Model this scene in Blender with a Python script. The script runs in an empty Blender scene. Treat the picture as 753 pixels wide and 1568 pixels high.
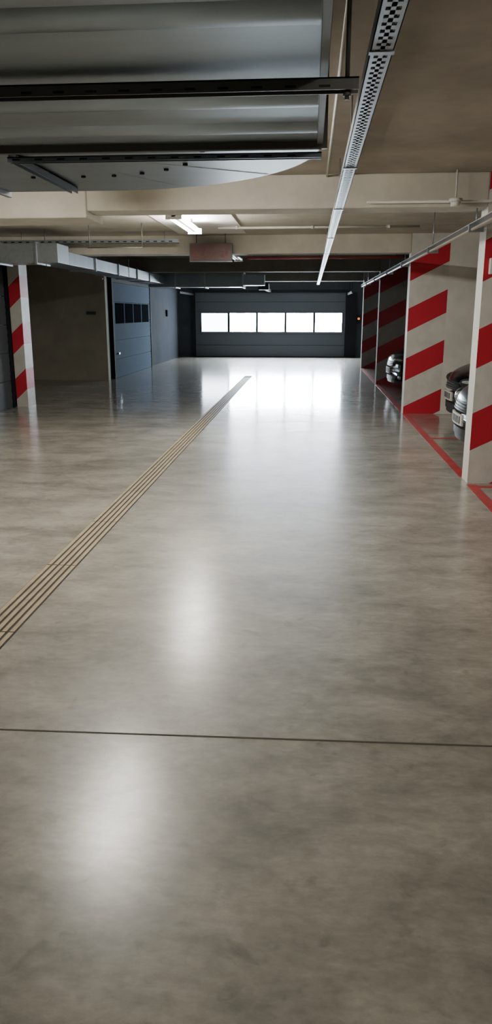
import bpy, bmesh, math, random
from mathutils import Vector, Matrix
random.seed(3)
D = bpy.data
COL = bpy.context.scene.collection

# ------------------------------------------------------------ materials
def newmat(name):
    m = D.materials.new(name); m.use_nodes = True
    nt = m.node_tree
    return m, nt, nt.nodes, nt.links, nt.nodes['Principled BSDF']

def basic(name, col, rough=0.5, metal=0.0, noise=0.0, nscale=8.0, bump=0.0, emit=None, estr=0.0, stretch=(1,1,1), coat=0.0, spec=.5):
    m, nt, N, L, b = newmat(name)
    b.inputs['Base Color'].default_value = (*col, 1)
    b.inputs['Roughness'].default_value = rough
    b.inputs['Metallic'].default_value = metal
    b.inputs['Coat Weight'].default_value = coat
    b.inputs['Specular IOR Level'].default_value = spec
    if emit:
        b.inputs['Emission Color'].default_value = (*emit, 1)
        b.inputs['Emission Strength'].default_value = estr
    if noise > 0 or bump > 0:
        tc = N.new('ShaderNodeTexCoord'); mp = N.new('ShaderNodeMapping')
        mp.inputs['Scale'].default_value = stretch
        L.new(tc.outputs['Object'], mp.inputs['Vector'])
        nz = N.new('ShaderNodeTexNoise'); nz.inputs['Scale'].default_value = nscale
        nz.inputs['Detail'].default_value = 6; nz.inputs['Roughness'].default_value = 0.6
        L.new(mp.outputs['Vector'], nz.inputs['Vector'])
        if noise > 0:
            r = N.new('ShaderNodeValToRGB')
            r.color_ramp.elements[0].position = 0.3; r.color_ramp.elements[1].position = 0.7
            r.color_ramp.elements[0].color = (*[c*(1-noise) for c in col], 1)
            r.color_ramp.elements[1].color = (*[min(1, c*(1+noise)) for c in col], 1)
            L.new(nz.outputs['Fac'], r.inputs['Fac']); L.new(r.outputs['Color'], b.inputs['Base Color'])
        if bump > 0:
            bp = N.new('ShaderNodeBump'); bp.inputs['Strength'].default_value = bump; bp.inputs['Distance'].default_value = 0.02
            L.new(nz.outputs['Fac'], bp.inputs['Height']); L.new(bp.outputs['Normal'], b.inputs['Normal'])
    return m

def floor_mat():
    m, nt, N, L, b = newmat('polished_concrete')
    tc = N.new('ShaderNodeTexCoord')
    def noise(scale, st, detail=4, rough=.55, dist=0):
        mp = N.new('ShaderNodeMapping'); mp.inputs['Scale'].default_value = st
        L.new(tc.outputs['Object'], mp.inputs['Vector'])
        n = N.new('ShaderNodeTexNoise'); n.inputs['Scale'].default_value = scale
        n.inputs['Detail'].default_value = detail; n.inputs['Roughness'].default_value = rough
        n.inputs['Distortion'].default_value = dist
        L.new(mp.outputs['Vector'], n.inputs['Vector']); return n
    n1 = noise(1.1, (0.8, 1.3, 1), 3); n2 = noise(3.6, (.7, 1.2, 1), 8, .66, .3); n3 = noise(26, (.7, 1.2, 1), 5, .65)
    n4 = noise(9, (1, 1, 1), 3, .5, .6)
    mx = N.new('ShaderNodeMath'); mx.operation = 'MULTIPLY_ADD'; mx.inputs[1].default_value = .6
    L.new(n2.outputs['Fac'], mx.inputs[0])
    m2 = N.new('ShaderNodeMath'); m2.operation = 'MULTIPLY'; m2.inputs[1].default_value = .4
    L.new(n1.outputs['Fac'], m2.inputs[0]); L.new(m2.outputs[0], mx.inputs[2])
    r = N.new('ShaderNodeValToRGB')
    e = r.color_ramp.elements
    e[0].position = .36; e[0].color = (.165, .154, .126, 1)
    e[1].position = .62; e[1].color = (.43, .405, .345, 1)
    L.new(mx.outputs[0], r.inputs['Fac'])
    g = N.new('ShaderNodeMapRange'); g.inputs['From Min'].default_value = .35; g.inputs['From Max'].default_value = .65
    g.inputs['To Min'].default_value = .85; g.inputs['To Max'].default_value = 1.08
    L.new(n3.outputs['Fac'], g.inputs['Value'])
    # small dark scuffs
    sc = N.new('ShaderNodeMapRange'); sc.inputs['From Min'].default_value = .62; sc.inputs['From Max'].default_value = .72
    sc.inputs['To Min'].default_value = 1; sc.inputs['To Max'].default_value = .76
    L.new(n4.outputs['Fac'], sc.inputs['Value'])
    gm = N.new('ShaderNodeMath'); gm.operation = 'MULTIPLY'
    L.new(g.outputs['Result'], gm.inputs[0]); L.new(sc.outputs['Result'], gm.inputs[1])
    mul = N.new('ShaderNodeVectorMath'); mul.operation = 'SCALE'
    L.new(r.outputs['Color'], mul.inputs[0]); L.new(gm.outputs[0], mul.inputs['Scale'])
    L.new(mul.outputs[0], b.inputs['Base Color'])
    # wear: near bay entrance rougher, deep aisle polished
    sp = N.new('ShaderNodeSeparateXYZ'); L.new(tc.outputs['Object'], sp.inputs[0])
    wy = N.new('ShaderNodeMapRange'); wy.interpolation_type = 'SMOOTHSTEP'
    wy.inputs['From Min'].default_value = 5; wy.inputs['From Max'].default_value = 12
    wy.inputs['To Min'].default_value = .24; wy.inputs['To Max'].default_value = .115
    L.new(sp.outputs['Y'], wy.inputs['Value'])
    ad = N.new('ShaderNodeMath'); ad.operation = 'MULTIPLY_ADD'; ad.inputs[1].default_value = -.10
    L.new(n2.outputs['Fac'], ad.inputs[0])
    ad2 = N.new('ShaderNodeMath'); ad2.operation = 'ADD'; ad2.inputs[1].default_value = .05
    L.new(wy.outputs['Result'], ad.inputs[2]); L.new(ad.outputs[0], ad2.inputs[0])
    L.new(ad2.outputs[0], b.inputs['Coat Roughness'])
    b.inputs['Roughness'].default_value = .5
    b.inputs['Specular IOR Level'].default_value = .3
    b.inputs['Coat Weight'].default_value = 1.0
    bp = N.new('ShaderNodeBump'); bp.inputs['Strength'].default_value = .07; bp.inputs['Distance'].default_value = .01
    L.new(n2.outputs['Fac'], bp.inputs['Height']); L.new(bp.outputs['Normal'], b.inputs['Normal'])
    L.new(bp.outputs['Normal'], b.inputs['Coat Normal'])
    return m

def stripe_mat(name, x0, z0, slope=.5, period=.73, duty=.46, red=(.50, .010, .030), white=(.72, .70, .65)):
    m, nt, N, L, b = newmat(name)
    tc = N.new('ShaderNodeTexCoord'); sp = N.new('ShaderNodeSeparateXYZ')
    L.new(tc.outputs['Object'], sp.inputs[0])
    a = N.new('ShaderNodeMath'); a.operation = 'MULTIPLY_ADD'; a.inputs[1].default_value = -slope
    L.new(sp.outputs['X'], a.inputs[0]); L.new(sp.outputs['Z'], a.inputs[2])
    c = N.new('ShaderNodeMath'); c.operation = 'ADD'; c.inputs[1].default_value = slope*x0 - z0 + period*10
    L.new(a.outputs[0], c.inputs[0])
    d = N.new('ShaderNodeMath'); d.operation = 'DIVIDE'; d.inputs[1].default_value = period
    L.new(c.outputs[0], d.inputs[0])
    f = N.new('ShaderNodeMath'); f.operation = 'FRACT'; L.new(d.outputs[0], f.inputs[0])
    g = N.new('ShaderNodeMath'); g.operation = 'LESS_THAN'; g.inputs[1].default_value = duty
    L.new(f.outputs[0], g.inputs[0])
    mix = N.new('ShaderNodeMix'); mix.data_type = 'RGBA'
    nz = N.new('ShaderNodeTexNoise'); nz.inputs['Scale'].default_value = 6; nz.inputs['Detail'].default_value = 6
    L.new(tc.outputs['Object'], nz.inputs['Vector'])
    wr = N.new('ShaderNodeValToRGB'); wr.color_ramp.elements[0].position = .3; wr.color_ramp.elements[1].position = .6
    wr.color_ramp.elements[0].color = (*[v*.85 for v in white], 1); wr.color_ramp.elements[1].color = (*white, 1)
    L.new(nz.outputs['Fac'], wr.inputs['Fac'])
    L.new(g.outputs[0], mix.inputs['Factor']); L.new(wr.outputs['Color'], mix.inputs['A'])
    mix.inputs['B'].default_value = (*red, 1)
    L.new(mix.outputs['Result'], b.inputs['Base Color'])
    b.inputs['Roughness'].default_value = .55
    return m

M_floor = floor_mat()
M_ceil = basic('ceiling_concrete', (.42, .38, .325), .9, noise=.18, nscale=2.2, bump=.15, spec=.1)
M_beam = basic('beam_concrete', (.60, .565, .49), .9, noise=.12, nscale=3, bump=.1, spec=.1)
M_white = basic('white_painted_wall', (.74, .72, .67), .7, noise=.1, nscale=3, bump=.1)
M_glow = basic('lamp_glow_white', (.93, .92, .90), .8, noise=.02, nscale=3)  # near-white, so the ceiling panel carries the lamp glow in its colour
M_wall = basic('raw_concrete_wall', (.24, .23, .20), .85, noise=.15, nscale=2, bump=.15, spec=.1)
M_recess = basic('recess_wall_concrete', (.38, .355, .29), .85, noise=.12, nscale=2, bump=.15, spec=.1)
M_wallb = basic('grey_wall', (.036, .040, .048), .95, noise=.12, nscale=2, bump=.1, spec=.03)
M_galv = basic('galvanised_sheet', (.22, .26, .29), .38, .85, noise=.14, nscale=3, stretch=(.5, 2, 1))
M_galvb = basic('galvanised_bright', (.36, .40, .44), .38, .8, noise=.1, nscale=20)
M_steel = basic('dark_steel', (.13, .13, .125), .5, .6)
M_dark = basic('dark_void', (.012, .012, .012), .7)
M_pane = basic('unlit_window_pane', (.008, .009, .011), 1.0, spec=0)
M_grate = basic('drain_bar', (.38, .31, .19), .5, .1, noise=.2, nscale=10)
M_slot = basic('drain_slot', (.022, .018, .012), .8)
M_joint = basic('floor_joint_filler', (.07, .06, .045), .8)
M_red = basic('red_floor_paint', (.42, .03, .035), .4, noise=.25, nscale=6)
M_redpipe = basic('red_pipe_paint', (.22, .02, .02), .5)
M_door = basic('door_panel_dark', (.06, .07, .08), .6, .0, spec=.2)
M_doorb = basic('door_panel_blue', (.065, .09, .125), .95, .0, spec=.03)
M_gate = basic('gate_panel', (.055, .061, .073), .9, .0, spec=.05)
M_frame = basic('door_frame', (.010, .011, .013), .8, .0, spec=.05)
M_win1 = basic('daylight_pane_soft', (.8, .85, .9), .3, emit=(.80, .91, 1), estr=14)
M_win2 = basic('daylight_pane', (.8, .85, .9), .3, emit=(.80, .91, 1), estr=165)
M_tube = basic('fluorescent_tube', (.9, .9, .9), .3, emit=(1, .955, .86), estr=200)
M_tube2 = basic('fluorescent_tube_dim', (.9, .9, .9), .3, emit=(1, .955, .86), estr=38)
M_lampbody = basic('lamp_housing', (.75, .74, .7), .4)
M_conduit = basic('conduit_pvc', (.62, .60, .55), .5)
M_signface = basic('sign_face', (.10, .018, .015), .4)
M_signtext = basic('sign_letters', (.26, .08, .06), .5)
M_green = basic('exit_sign_green', (.02, .06, .04), .4)
M_orange = basic('signal_lamp', (.5, .12, .02), .4, emit=(1, .2, .03), estr=1.2)
M_glass = basic('dark_glass', (.012, .014, .016), .06)
M_tyre = basic('tyre_rubber', (.015, .015, .015), .8)
M_rim = basic('alloy_rim', (.3, .3, .32), .35, .9)
M_lens = basic('headlight_lens', (.36, .41, .44), .15, .3)
M_plate = basic('licence_plate', (.6, .6, .56), .5)
M_plast = basic('black_plastic', (.02, .02, .02), .5)
M_chrome = basic('chrome', (.2, .21, .22), .3, 1)
M_carblack = basic('car_paint_black', (.003, .003, .004), .22, 0, spec=.13)
M_carteal = basic('car_paint_grey_green', (.016, .028, .030), .28, 0, spec=.22)

# ------------------------------------------------------------ mesh builder
class B:
    def __init__(s): s.bm = bmesh.new(); s.mats = []
    def mi(s, m):
        if m not in s.mats: s.mats.append(m)
        return s.mats.index(m)
    def box(s, x0, x1, y0, y1, z0, z1, m, front=None):
        i = s.mi(m)
        v = [s.bm.verts.new(p) for p in [(x0,y0,z0),(x1,y0,z0),(x1,y1,z0),(x0,y1,z0),(x0,y0,z1),(x1,y0,z1),(x1,y1,z1),(x0,y1,z1)]]
        fs = [(0,3,2,1),(4,5,6,7),(0,1,5,4),(1,2,6,5),(2,3,7,6),(3,0,4,7)]
        for k, f in enumerate(fs):
            face = s.bm.faces.new([v[q] for q in f]); face.material_index = i
            if front is not None and k in (2, 4): face.material_index = s.mi(front)
        return s
    def cyl(s, p0, p1, r, m, n=12, r2=None):
        i = s.mi(m); p0 = Vector(p0); p1 = Vector(p1); d = p1-p0
        q = Vector((0,0,1)).rotation_difference(d.normalized()).to_matrix().to_4x4()
        mat = Matrix.Translation((p0+p1)/2) @ q
        res = bmesh.ops.create_cone(s.bm, cap_ends=True, segments=n, radius1=r, radius2=r if r2 is None else r2, depth=d.length, matrix=mat)
        fs = set(f for v in res['verts'] for f in v.link_faces)
        for f in fs: f.material_index = i; f.smooth = len(f.verts) == 4
        return s
    def sph(s, c, sc, m, rot=None):
        i = s.mi(m)
        mat = Matrix.Translation(c) @ (rot or Matrix()) @ Matrix.Diagonal((*sc, 1))
        res = bmesh.ops.create_uvsphere(s.bm, u_segments=20, v_segments=12, radius=1, matrix=mat)
        for f in set(f for v in res['verts'] for f in v.link_faces): f.material_index = i; f.smooth = True
        return s
    def prism(s, pts, z0, z1, m, mside=None):
        i = s.mi(m); j = s.mi(mside or m)
        lo = [s.bm.verts.new((x, y, z0)) for x, y in pts]; hi = [s.bm.verts.new((x, y, z1)) for x, y in pts]
        f = s.bm.faces.new(lo); f.material_index = i
        f = s.bm.faces.new(hi); f.material_index = i
        n = len(pts)
        for k in range(n):
            f = s.bm.faces.new([lo[k], lo[(k+1) % n], hi[(k+1) % n], hi[k]]); f.material_index = j
        return s
    def done(s, name, parent=None, loc=(0,0,0), bevel=0):
        bmesh.ops.recalc_face_normals(s.bm, faces=s.bm.faces)
        me = D.meshes.new(name); s.bm.to_mesh(me); s.bm.free()
        for m in s.mats: me.materials.append(m)
        o = D.objects.new(name, me); o.location = loc; COL.objects.link(o)
        if parent: o.parent = parent
        if bevel:
            md = o.modifiers.new('bevel', 'BEVEL'); md.width = bevel; md.segments = 2; md.limit_method = 'ANGLE'
        return o

H = 2.63
# ------------------------------------------------------------ room shell
B().box(-6.6, 7.0, -3.2, 27.3, -.15, 0, M_floor).done('floor')
b = B()
b.box(-6.6, 7.0, -3.2, 7.2, H, H+.15, M_ceil); b.box(-6.6, 7.0, 7.2, 11.8, H, H+.15, M_beam); b.box(-6.6, 7.0, 11.8, 27.3, H, H+.15, M_wall)  # mid bay paler as lamplit, far bay darker as shaded: tone painted in
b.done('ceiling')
B().box(-1.93, -.95, 8.2, 11.5, H-.012, H, M_glow).done('glow_panel_1')  # added pale panel that paints the lamp's glow on the ceiling
B().box(-6.6, 7.0, -3.2, -3.0, 0, H, M_wall).done('wall_back')
B().box(6.8, 7.0, -3.0, 27.0, 0, H, M_white).done('wall_right')
B().box(-5.1, -4.88, -3.0, 12.2, 0, H, M_recess).done('wall_left')
B().box(-6.6, -6.4, 12.0, 17.3, 0, H, M_recess).done('wall_recess_side')
B().box(-6.4, -5.1, 12.0, 12.2, 0, H, M_recess).done('wall_recess_front')
B().box(-6.6, -4.62, 17.3, 17.5, 0, H, M_recess).done('wall_recess_rear')
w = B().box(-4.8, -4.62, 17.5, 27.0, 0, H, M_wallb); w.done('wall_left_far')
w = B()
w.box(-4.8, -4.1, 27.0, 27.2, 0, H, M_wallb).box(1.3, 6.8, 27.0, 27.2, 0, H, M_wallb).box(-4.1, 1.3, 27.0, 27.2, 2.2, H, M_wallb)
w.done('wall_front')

# bay partition walls with hazard striped ends
ys = [(1.9, .3), (6.85, .3), (11.8, .5), (16.8, .45), (21.8, .4)]
for y, z0 in ys:
    far = y > 15  # far walls and stripes get darker colours, the dim light painted in
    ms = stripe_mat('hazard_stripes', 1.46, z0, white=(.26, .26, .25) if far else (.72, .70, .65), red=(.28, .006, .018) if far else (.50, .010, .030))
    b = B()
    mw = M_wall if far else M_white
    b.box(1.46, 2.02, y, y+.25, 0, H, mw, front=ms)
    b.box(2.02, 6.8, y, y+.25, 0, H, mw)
    b.done('wall_partition')
# striped left column
ms = stripe_mat('hazard_stripes_column', -4.85, .1, slope=.9, white=(.5, .49, .45), red=(.40, .01, .025))
b = B().box(-4.83, -4.64, 12.2, 12.55, 0, H, ms)
b.box(-5.0, -4.83, 12.19, 12.55, 0, H, M_frame)
b.done('column')

# beams (downstands)
for i, y in enumerate([1.9, 6.85, 11.8, 16.8, 21.8]):
    b = B().box(-4.88 if y < 12 else -4.6, 1.46, y, y+.35, 2.36, H, M_beam if y < 12 else M_wall)  # beams beyond the lamps take a darker material as painted shade
    if i == 1: b.box(-4.88, -1.95, y-.05, y+.5, 2.30, 2.62, M_beam)
    b.done('ceiling_beam', bevel=.01)

# ------------------------------------------------------------ floor details
b = B()
x0, x1 = -1.58, -1.40
b.box(x0-.006, x1+.006, -2.9, 18.8, 0, .002, M_slot)
wbar = .0245; gap = (x1-x0-5*wbar)/4
for yy in range(-3, 18):
    ya = max(yy+.27+.005, -2.89); yb = yy+1.27-.005
    for k in range(5):
        xa = x0+k*(wbar+gap)
        b.box(xa, xa+wbar, ya, yb, .002, .006, M_grate)
b.done('drain_channel')
b = B()
b.prism([(-4.87, 2.336), (1.46, 2.465), (1.46, 2.474), (-4.87, 2.345)], 0, .0012, M_joint)
b.done('floor_joint')
b = B()
for ya, yb in [(2.2, 6.8), (7.12, 11.76), (12.08, 16.76), (17.08, 21.7)]:
    b.box(1.44, 1.53, ya, yb, 0, .0015, M_red)
b.box(1.53, 6.5, 6.66, 6.75, 0, .0015, M_red)
b.box(1.53, 6.5, 9.38, 9.46, 0, .0015, M_red)
b.box(1.53, 6.5, 14.38, 14.46, 0, .0015, M_red)
b.done('parking_line')

# ------------------------------------------------------------ ventilation duct overhead
arc = [(-1.05+1.08*math.cos(t), 3.1+1.06*math.sin(t)) for t in [k*math.pi/2/24 for k in range(25)]]
pts = [(.03, -2.9)] + arc + [(-3.2, 4.16), (-3.2, 3.02), (-1.25, 3.02), (-1.25, -2.9)]
b = B().prism(pts, 2.12, 2.5, M_galv)
# rounded stiffening ribs on the underside
y = -2.6
while y < 3.0:
    if abs(y-2.24) > .1:
        i = b.mi(M_galv); n = 10; prev = None
        for k in range(n+1):
            t = math.pi*k/n; yy = y-.07*math.cos(t); zz = 2.12-.018*math.sin(t)**2
            cur = (b.bm.verts.new((-1.23, yy, zz)), b.bm.verts.new((.01, yy, zz)))
            if prev:
                f = b.bm.faces.new([prev[0], prev[1], cur[1], cur[0]]); f.material_index = i; f.smooth = True
            prev = cur
    y += .34
# flanges
for fy in (-1.0, 1.3, 3.08):
    b.box(-1.28, .05, fy-.012, fy+.012, 2.095, 2.525, M_steel)
b.box(-1.62, -1.596, 3.0, 4.18, 2.095, 2.525, M_galvb)
# edge seam strip along right edge
b.box(.012, .034, -2.9, 3.08, 2.108, 2.12, M_steel)
# elbow seams (radial) and rivets
for a in (38, 68):
    t = math.radians(a)
    p1 = Vector((-1.05+1.07*math.cos(t), 3.1+1.05*math.sin(t), 2.1215)); p0 = Vector((-1.2, 3.1, 2.1215))
    b.cyl(p0.lerp(p1, .25), p1, .003, M_galvb, 6)
for a in range(8, 90, 14):
    t = math.radians(a)
    for rr in (.62,):
        p = (-1.05+rr*math.cos(t), 3.1+rr*math.sin(t))
        b.cyl((*p, 2.112), (*p, 2.122), .011, M_dark, 10)
for k in range(4):
    b.cyl((-1.07-.24*k, 3.72, 2.112), (-1.07-.24*k, 3.72, 2.122), .011, M_dark, 10)
duct = b.done('ventilation_duct', bevel=.004)

def strut(xa, xb, y, z, name='support_strut', mat=M_steel, along='x', rods=True, w=.045, h=.03):
    b = B()
    if along == 'x':
        b.box(xa, xb, y-w/2, y-w/2+.004, z, z+h, mat); b.box(xa, xb, y+w/2-.004, y+w/2, z, z+h, mat)
        b.box(xa, xb, y-w/2, y+w/2, z+h-.004, z+h, mat)
        x = xa+.02
        while x < xb-.06:
            b.box(x, x+.045, y-w/2+.012, y+w/2-.012, z-.001+h-.006, z+h-.003, M_dark)
            b.box(x, x+.03, y-w/2-.001, y-w/2+.001, z+.006, z+.012, M_dark); x += .09
        if rods:
            for x in (xa+.03, xb-.03):
                b.cyl((x, y, z-.02), (x, y, H), .006, mat, 8); b.cyl((x, y, z-.012), (x, y, z+.0), .012, mat, 6)
    else:
        b.box(y-w/2, y-w/2+.004, xa, xb, z, z+h, mat); b.box(y+w/2-.004, y+w/2, xa, xb, z, z+h, mat)
        b.box(y-w/2, y+w/2, xa, xb, z+h-.004, z+h, mat)
        if rods:
            for x in (xa+.02, xb-.02):
                b.cyl((y, x, z-.02), (y, x, H), .006, mat, 8)
    b.done(name, duct)
strut(-1.36, .115, 2.24, 2.072)
strut(-1.36, .115, -.4, 2.072)
strut(-1.20, .03, 3.14, 2.074, mat=M_galv, rods=False, h=.02, w=.035)
strut(3.18, 4.0, -1.20, 2.085, mat=M_galv, along='y', rods=False, h=.03, w=.035)
strut(3.0, 4.25, -1.9, 2.088, mat=M_galv, along='y')

# ------------------------------------------------------------ perforated cable tray along aisle
b = B()
xa, xb, z = .165, .235, 2.27
b.box(xa, xa+.014, -2.9, 22, z, z+.004, M_galvb); b.box(xb-.014, xb, -2.9, 22, z, z+.004, M_galvb)
b.box(xa+.028, xb-.028, -2.9, 22, z, z+.004, M_galvb)
b.box(xa, xa+.003, -2.9, 22, z, z+.045, M_galvb); b.box(xb-.003, xb, -2.9, 22, z, z+.045, M_galvb)
y = -2.9
while y < 22:
    b.box(xa+.014, xb-.014, y, y+.03, z, z+.004, M_galvb); y += .055
b.box(xa+.014, xb-.014, -2.9, 22, z+.02, z+.03, M_steel)
for y in (.5, 2.6, 4.5, 6.2, 8.5, 10.7, 13.5, 16, 19, 21.5):
    b.cyl((xa+.035, y, z+.02), (xa+.035, y, H), .004, M_galvb, 8)
    b.box(xa-.004, xb+.004, y-.015, y+.015, z-.004, z, M_galvb)
b.done('cable_tray')

# second tray along right wall heads
b = B()
for xx, zz in ((1.36, 2.19), (1.42, 2.215)):
    b.cyl((xx, 2.2, zz), (xx, 21, zz), .013, M_conduit, 8)
b.box(1.33, 1.455, 2.2, 21, 2.228, 2.234, M_galvb)
for y in (4, 6.95, 9.3, 11.95, 14.2, 16.95, 19.3, 21):
    b.cyl((1.39, y, 2.2), (1.39, y, H if y not in (6.95, 11.95, 16.95) else 2.37), .005, M_galvb, 8)
    b.box(1.33, 1.455, y-.015, y+.015, 2.17, 2.234, M_galvb)
b.done('conduit_run')
b = B()
b.cyl((.45, 6.82, 2.40), (6.5, 6.82, 2.40), .011, M_conduit, 8)
b.done('conduit_run')
b = B()
b.cyl((-1.25, 10.6, 2.60), (1.4, 10.6, 2.60), .016, M_conduit, 8)
for x in (-1, 0, 1): b.box(x-.012, x+.012, 10.57, 10.63, 2.58, 2.618, M_conduit)
b.done('conduit_run')
b = B().cyl((.115, 1.0, 2.612), (.115, 6.85, 2.612), .008, M_conduit, 8); b.done('conduit_run')
b = B()
b.cyl((-1.0, 12.35, 2.335), (1.40, 12.35, 2.335), .018, M_redpipe, 10)
for x in (-.9, 1.3): b.cyl((x, 12.35, 2.33), (x, 12.35, H), .006, M_steel, 8)
b.done('sprinkler_pipe')
# smoke detector
b = B()
b.cyl((1.17, 6.74, 2.36), (1.17, 6.74, H), .008, M_conduit, 8)
b.cyl((1.17, 6.74, 2.385), (1.17, 6.74, 2.41), .055, M_lampbody, 20)
b.cyl((1.17, 6.74, 2.35), (1.17, 6.74, 2.385), .035, M_lampbody, 20, r2=.045)
b.done('smoke_detector')
# junction box on column
B().box(1.5, 1.6, 6.79, 6.849, 1.82, 1.95, M_lampbody).done('junction_box', bevel=.006)

# left perforated tray across
b = B()
b.box(-4.5, -1.9, 11.20, 11.30, 2.47, 2.475, M_galvb); b.box(-4.5, -1.9, 11.20, 11.204, 2.47, 2.52, M_galvb); b.box(-4.5, -1.9, 11.296, 11.3, 2.47, 2.52, M_galvb)
x = -4.45
while x < -1.95:
    b.box(x, x+.05, 11.198, 11.2, 2.485, 2.5, M_dark); x += .11
for x in (-4.2, -3.2, -2.1): b.cyl((x, 11.25, 2.46), (x, 11.25, H), .006, M_galvb, 8)
b.done('cable_tray')

# left ducts
b = B()
b.box(-4.86, -3.45, 10.55, 11.05, 2.17, 2.42, M_galvb)
for x in (-4.3, -3.75): b.box(x-.015, x+.015, 10.53, 11.07, 2.15, 2.44, M_galvb)
b.box(-3.85, -3.45, 11.05, 18.4, 2.17, 2.345, M_galv)
for y in (12.4, 13.9, 15.4, 16.6): b.box(-3.87, -3.43, y, y+.03, 2.15, 2.355, M_galvb)
b.box(-3.85, -1.6, 18.4, 19.0, 2.10, 2.42, M_galv)
b.prism([(-1.6, 18.4), (-1.1, 18.55), (-1.1, 18.85), (-1.6, 19.0)], 2.14, 2.38, M_galv)
for x in (-3.2, -2.5, -1.6): b.box(x-.015, x+.015, 18.38, 19.02, 2.08, 2.44, M_galvb)
for p in ((-3.4, 14.5), (-3.9, 14.5), (-3.4, 17.5), (-2.0, 18.7), (-3.7, 10.8), (-4.6, 10.8)):
    b.cyl((*p, 2.12), (*p, H), .006, M_steel, 8)
b.done('ventilation_duct', bevel=.004)
# hanging rods / wires
b = B()
b.cyl((-2.9, 10.2, 2.33), (-2.9, 10.2, H), .006, M_steel, 8)
b.cyl((-2.92, 10.2, 2.33), (-2.2, 10.2, 2.33), .006, M_steel, 8)
b.cyl((-2.2, 10.2, 2.33), (-2.2, 10.2, H), .006, M_steel, 8)
b.done('ceiling_hanger')

# ------------------------------------------------------------ lamps
def lamp(x, yc, L=1.5, name='fluorescent_lamp', tube=None):
    b = B(); z = 2.50; tube = tube or M_lampbody
    b.box(x-.02, x+.02, yc-L/2-.04, yc+L/2+.04, z-.01, z+.06, M_lampbody)
    for yy in (yc-L/2-.02, yc+L/2+.02):
        b.box(x-.085, x+.085, yy-.02, yy+.02, z-.035, z+.03, M_lampbody)
    for yy in (yc-.5, yc+.5): b.cyl((x, yy, z+.05), (x, yy, H-.012), .012, M_steel, 8)
    for dx in (-.06, .06):
        b.cyl((x+dx, yc-L/2, z), (x+dx, yc+L/2, z), .02, tube, 12)
    b.done(name)
lamp(-1.47, 9.2, tube=M_tube); lamp(-1.5, 5.1, tube=M_tube); lamp(-1.9, -.6, tube=M_tube2); lamp(1.0, 0.2, tube=M_tube2); lamp(-1.4, 14.4)  # dim-tube pair is unseen; the right one is added as fill light

# hanging sign
b = B()
b.box(-1.80, -1.17, 11.62, 11.69, 2.24, 2.50, M_steel)
b.box(-1.785, -1.185, 11.612, 11.62, 2.255, 2.485, M_signface)
for x in (-1.7, -1.27): b.cyl((x, 11.655, 2.5), (x, 11.655, H), .006, M_steel, 8)
sg = b.done('hanging_sign')
cu = D.curves.new('sign_text', 'FONT'); cu.body = 'GARAGE'; cu.size = .135; cu.align_x = 'CENTER'; cu.extrude = .002
t = D.objects.new('sign_text', cu); cu.materials.append(M_signtext)
t.location = (-1.485, 11.608, 2.30); t.rotation_euler = (math.pi/2, 0, 0); COL.objects.link(t); t.parent = sg

# ------------------------------------------------------------ doors
# far sectional gate
b = B()
gx0, gx1, gy, gt = -4.1, 1.3, 26.94, 2.2
b.box(gx0-.02, gx0+.1, gy-.06, gy+.05, 0, gt, M_frame); b.box(gx1-.1, gx1+.28, gy-.06, gy+.05, 0, gt, M_frame)
b.box(gx0, gx1, gy-.06, gy+.05, gt, gt+.08, M_frame)
zs = [.03, .42, .80, 1.56, 1.88, gt]
for k in range(5):
    if k == 2: continue
    b.box(gx0+.1, gx1-.1, gy, gy+.045, zs[k]+.006, zs[k+1]-.006, M_gate)
b.box(gx0+.1, gx1-.1, gy+.02, gy+.04, .03, .80, M_frame); b.box(gx0+.1, gx1-.1, gy+.02, gy+.04, 1.56, gt, M_frame)
b.box(gx0+.1, gx1-.1, gy, gy+.045, 0, .03, M_frame)
wx0, wx1 = -3.83, 1.13
b.box(gx0+.1, gx1-.1, gy, gy+.045, .800, .88, M_gate); b.box(gx0+.1, gx1-.1, gy, gy+.045, 1.50, 1.56, M_gate)
b.box(gx0+.1, wx0, gy, gy+.045, .88, 1.5, M_gate); b.box(wx1, gx1-.1, gy, gy+.045, .88, 1.5, M_gate)
pw = (wx1-wx0)/5
for k in range(5):
    a = wx0+k*pw; c = a+pw
    b.box(a, a+.04, gy-.008, gy+.045, .88, 1.5, M_frame); b.box(c-.04, c, gy-.008, gy+.045, .88, 1.5, M_frame)
    b.box(a+.04, c-.04, gy+.02, gy+.03, .88, 1.5, M_win1 if k == 0 else M_win2)
b.box(gx0+.02, gx0+.06, 24.0, 26.9, 2.1, 2.16, M_frame); b.box(gx1-.06, gx1-.02, 24.0, 26.9, 2.1, 2.16, M_frame)
for x in (gx0+.04, gx1-.04):
    for y in (24.2, 25.6): b.box(x-.01, x+.01, y-.01, y+.01, 2.15, H, M_frame)
b.box(-1.45, -1.35, 23.6, 26.9, 2.2, 2.28, M_frame); b.box(-1.55, -1.25, 23.2, 23.7, 2.18, 2.36, M_frame)
b.cyl((-1.4, 23.45, 2.3), (-1.4, 23.45, H), .01, M_steel, 8)
b.done('door_1')
# signal lamp by the gate
b = B(); b.box(1.60, 1.72, 26.90, 26.99, 1.15, 1.45, M_frame)
b.cyl((1.66, 26.90, 1.32), (1.66, 26.87, 1.32), .04, M_orange, 16); b.done('signal_light')

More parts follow.
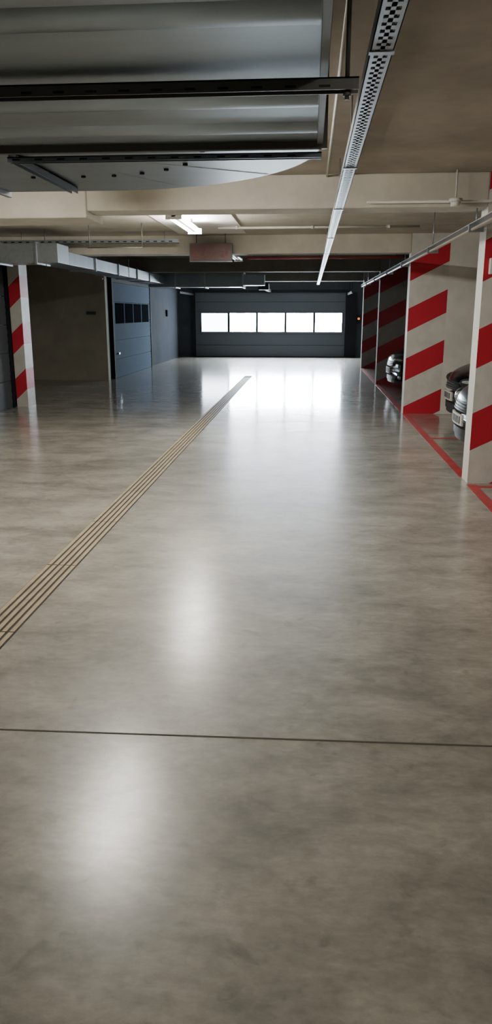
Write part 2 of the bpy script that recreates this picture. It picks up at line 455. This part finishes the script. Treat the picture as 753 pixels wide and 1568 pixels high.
def side_door(name, x, ya, yb, h, mat, win=False, n=5):
    b = B()
    b.box(x-.02, x+.05, ya-.1, ya, 0, h+.08, M_frame); b.box(x-.02, x+.05, yb, yb+.1, 0, h+.08, M_frame)
    b.box(x-.02, x+.05, ya, yb, h, h+.08, M_frame)
    for k in range(n):
        z0, z1 = h*k/n+.004, h*(k+1)/n-.004
        b.box(x-.01, x+.03, ya, yb, z0, z1, mat)
        for q in (.25, .5, .75):
            zz = z0+(z1-z0)*q
            if win and k == 3: continue
            b.box(x+.03, x+.034, ya, yb, zz-.03, zz+.03, mat)
        if win and k == 3:
            m = 4; pw = (yb-ya-.3)/m
            for j in range(m):
                y0 = ya+.15+j*pw
                b.box(x+.03, x+.036, y0+.05, y0+pw-.05, z0-.06, z1-.02, M_pane)
                b.box(x+.036, x+.038, y0+.09, y0+pw-.09, z0-.02, z1-.06, M_pane)
    if win: b.box(x+.034, x+.07, ya+.25, ya+.4, .95*h/2.2-.4, .95*h/2.2-.36, M_chrome)
    b.done(name)
side_door('door_2', -4.60, 17.75, 21.9, 2.2, M_doorb, True)
side_door('door_3', -4.86, 8.3, 12.0, 2.2, M_door)
# small boxes on recess wall
B().box(-5.05, -4.85, 17.24, 17.3, 1.47, 1.54, M_green).done('exit_sign')
B().box(-4.61, -4.56, 24.6, 24.8, 1.4, 1.6, M_frame).done('switch_box')

# ------------------------------------------------------------ cars (nose toward -X)
def car(x, y, paint, L=4.2, name='car', hs=1.0, round_lamp=False):
    root = D.objects.new(name, None); root.location = (x, y, 0); COL.objects.link(root)
    def cx(yy, amp=.26): return amp*(abs(yy)/.85)**2.2
    st = [ # x, w, zb, belt, top, wt
        (0.0, .66, .30, .50, .56, .60), (.0, .76, .25, .56, .60, .70), (.03, .82, .20, .62, .67, .74), (.12, .85, .18, .67, .74, .76),
        (.40, .87, .18, .74, .83, .76),
        (.80, .875, .18, .80, .89, .75), (1.20, .88, .18, .87, .96, .74), (1.95, .88, .18, .91, 1.40, .57),
        (2.5, .88, .18, .93, 1.46, .58), (3.25, .88, .18, .95, 1.42, .56), (3.85, .86, .18, .95, 1.05, .66),
        (4.12, .84, .20, .90, .98, .68), (4.2, .80, .26, .80, .88, .68), (4.2, .70, .32, .74, .80, .6)]
    bm = bmesh.new(); rings = []
    for (sx, w, zb, zt, top, wt) in st:
        half = [(0, zb), (w*.5, zb), (w*.88, zb), (w*.985, zb+.06), (w, zb+(zt-zb)*.55), (w*.97, zt), (wt+.02, top-.06 if top > 1.1 else top-.02), (wt*.6, top), (0, top+.012)]
        ring = half + [(-a, c) for a, c in half[-2:0:-1]]
        fade = max(0, 1-sx/.9); rfade = max(0, (sx-3.6)/.6)
        rings.append([bm.verts.new(((sx*L/4.2)+cx(a)*fade-cx(a, .15)*rfade, a, c*hs)) for a, c in ring])
    n = len(rings[0])
    for i in range(len(rings)-1):
        for k in range(n):
            f = bm.faces.new([rings[i][k], rings[i][(k+1) % n], rings[i+1][(k+1) % n], rings[i+1][k]]); f.smooth = True
            glass = (6 <= i <= 9 and k in (5, n-6)) or (i in (6, 9) and k in (6, 7, n-7, n-8))
            f.material_index = 1 if glass else 0
    for seq in (rings[0], rings[-1]):
        for k in range(n//2):
            a, c = seq[k], seq[k+1]; d, e = seq[(n-k) % n], seq[n-k-1]
            vs = []
            for v in (a, c, e, d):
                if v not in vs: vs.append(v)
            if len(vs) >= 3:
                f = bm.faces.new(vs); f.smooth = True
    bmesh.ops.recalc_face_normals(bm, faces=bm.faces)
    me = D.meshes.new('body'); bm.to_mesh(me); bm.free(); me.materials.append(paint); me.materials.append(M_glass)
    o = D.objects.new('body', me); COL.objects.link(o); o.parent = root
    s = o.modifiers.new('s', 'SUBSURF'); s.levels = 2; s.render_levels = 2
    for wx in (.86, 3.38):
        for sy in (-1, 1):
            b = B()
            b.cyl((wx, sy*.60, .31), (wx, sy*.882, .31), .375, M_plast, 32)
            b.cyl((wx, sy*.62, .31), (wx, sy*.892, .31), .31, M_tyre, 32)
            b.cyl((wx, sy*.87, .31), (wx, sy*.899, .31), .21, M_plast, 24)
            for a in range(5):
                t = a*math.tau/5
                b.cyl((wx, sy*.899, .31), (wx+.2*math.cos(t), sy*.899, .31+.2*math.sin(t)), .022, M_rim, 8)
            b.cyl((wx, sy*.885, .31), (wx, sy*.91, .31), .05, M_rim, 16)
            b.done('wheel', root)
    b = B()
    def strip(ya, yb, za, zb, x0, m, th=.06, nseg=10, x1=None):
        x1 = x0 if x1 is None else x1
        i = b.mi(m)
        prev = None
        for k in range(nseg+1):
            yy = ya+(yb-ya)*k/nseg; xx = cx(yy)
            cur = [b.bm.verts.new(p) for p in ((xx+x0, yy, za*hs), (xx+x1, yy, zb*hs), (xx+x1+th, yy, zb*hs), (xx+x0+th, yy, za*hs))]
            if prev:
                for q in range(4):
                    f = b.bm.faces.new([prev[q], prev[(q+1) % 4], cur[(q+1) % 4], cur[q]]); f.material_index = i
            else:
                b.bm.faces.new(cur).material_index = i
            prev = cur
        b.bm.faces.new(prev).material_index = i
    strip(-.40, .40, .50, .60, -.004, M_plast, x1=.02)
    for q in range(3): strip(-.39, .39, .515+q*.03, .521+q*.03, -.010+q*.006, M_chrome)
    strip(-.52, .52, .24, .32, .0, M_plast)
    strip(-.80, .80, .385, .40, -.008, M_plast)
    strip(-.26, .26, .355, .355+.115/hs, -.022, M_plate, th=.02, nseg=4)
    for q in range(6): strip(-.2+q*.065, -.17+q*.065, .375, .45, -.025, M_plast, th=.01, nseg=1)
    strip(-.78, .78, .19, .235, .015, M_plast)
    b.done('grille_and_plate', root)
    b = B()
    for sy in (-1, 1):
        Rm = Matrix.Rotation(sy*math.radians(-32), 4, 'Z') @ Matrix.Rotation(math.radians(28), 4, 'Y')
        if round_lamp:
            b.sph((.155, sy*.60, .605*hs), (.06, .16, .095), M_plast, Rm); b.sph((.145, sy*.63, .605*hs), (.06, .095, .075), M_lens, Rm)
            b.sph((.10, sy*.47, .60*hs), (.05, .055, .055), M_lens, Rm)
        else:
            b.sph((.165, sy*.61, .605*hs), (.07, .19, .065), M_plast, Rm)
            b.sph((.158, sy*.62, .605*hs), (.07, .15, .036), M_lens, Rm)
        b.sph((.17, sy*.66, .30*hs), (.04, .07, .04), M_lens)
        b.sph((4.05, sy*.66, .78*hs), (.08, .14, .1), M_signface)
        b.sph((1.55, sy*.96, .98*hs), (.09, .10, .07), paint)
        b.box(1.5, 1.56, sy*.9-.05, sy*.9+.05, .93*hs, .97*hs, M_plast)
    b.done('lights_and_mirrors', root)
    return root
car(1.60, 8.25, M_carteal, round_lamp=True)
car(1.90, 10.55, M_carblack, hs=1.03)
car(1.56, 15.4, M_carblack, hs=1.02)
car(1.75, 19.6, M_carblack)

# ------------------------------------------------------------ world
wd = D.worlds.new('World'); bpy.context.scene.world = wd; wd.use_nodes = True
wd.node_tree.nodes['Background'].inputs[0].default_value = (.6, .75, 1, 1)
wd.node_tree.nodes['Background'].inputs[1].default_value = .5

# ------------------------------------------------------------ camera
cam = D.cameras.new('camera'); co = D.objects.new('camera', cam); COL.objects.link(co)
cam.sensor_fit = 'VERTICAL'; cam.sensor_height = 36; cam.sensor_width = 36
cam.lens = 1503/2048*36; cam.clip_start = .05
th = math.radians(14.81); ps = math.radians(4.73)
F = Vector((-math.sin(ps)*math.cos(th), math.cos(ps)*math.cos(th), -math.sin(th)))
R = Vector((math.cos(ps), math.sin(ps), 0)); U = R.cross(F)
m = Matrix((R, U, -F)).transposed().to_4x4(); m.translation = (0, 0, 1.5)
co.matrix_world = m
bpy.context.scene.camera = co
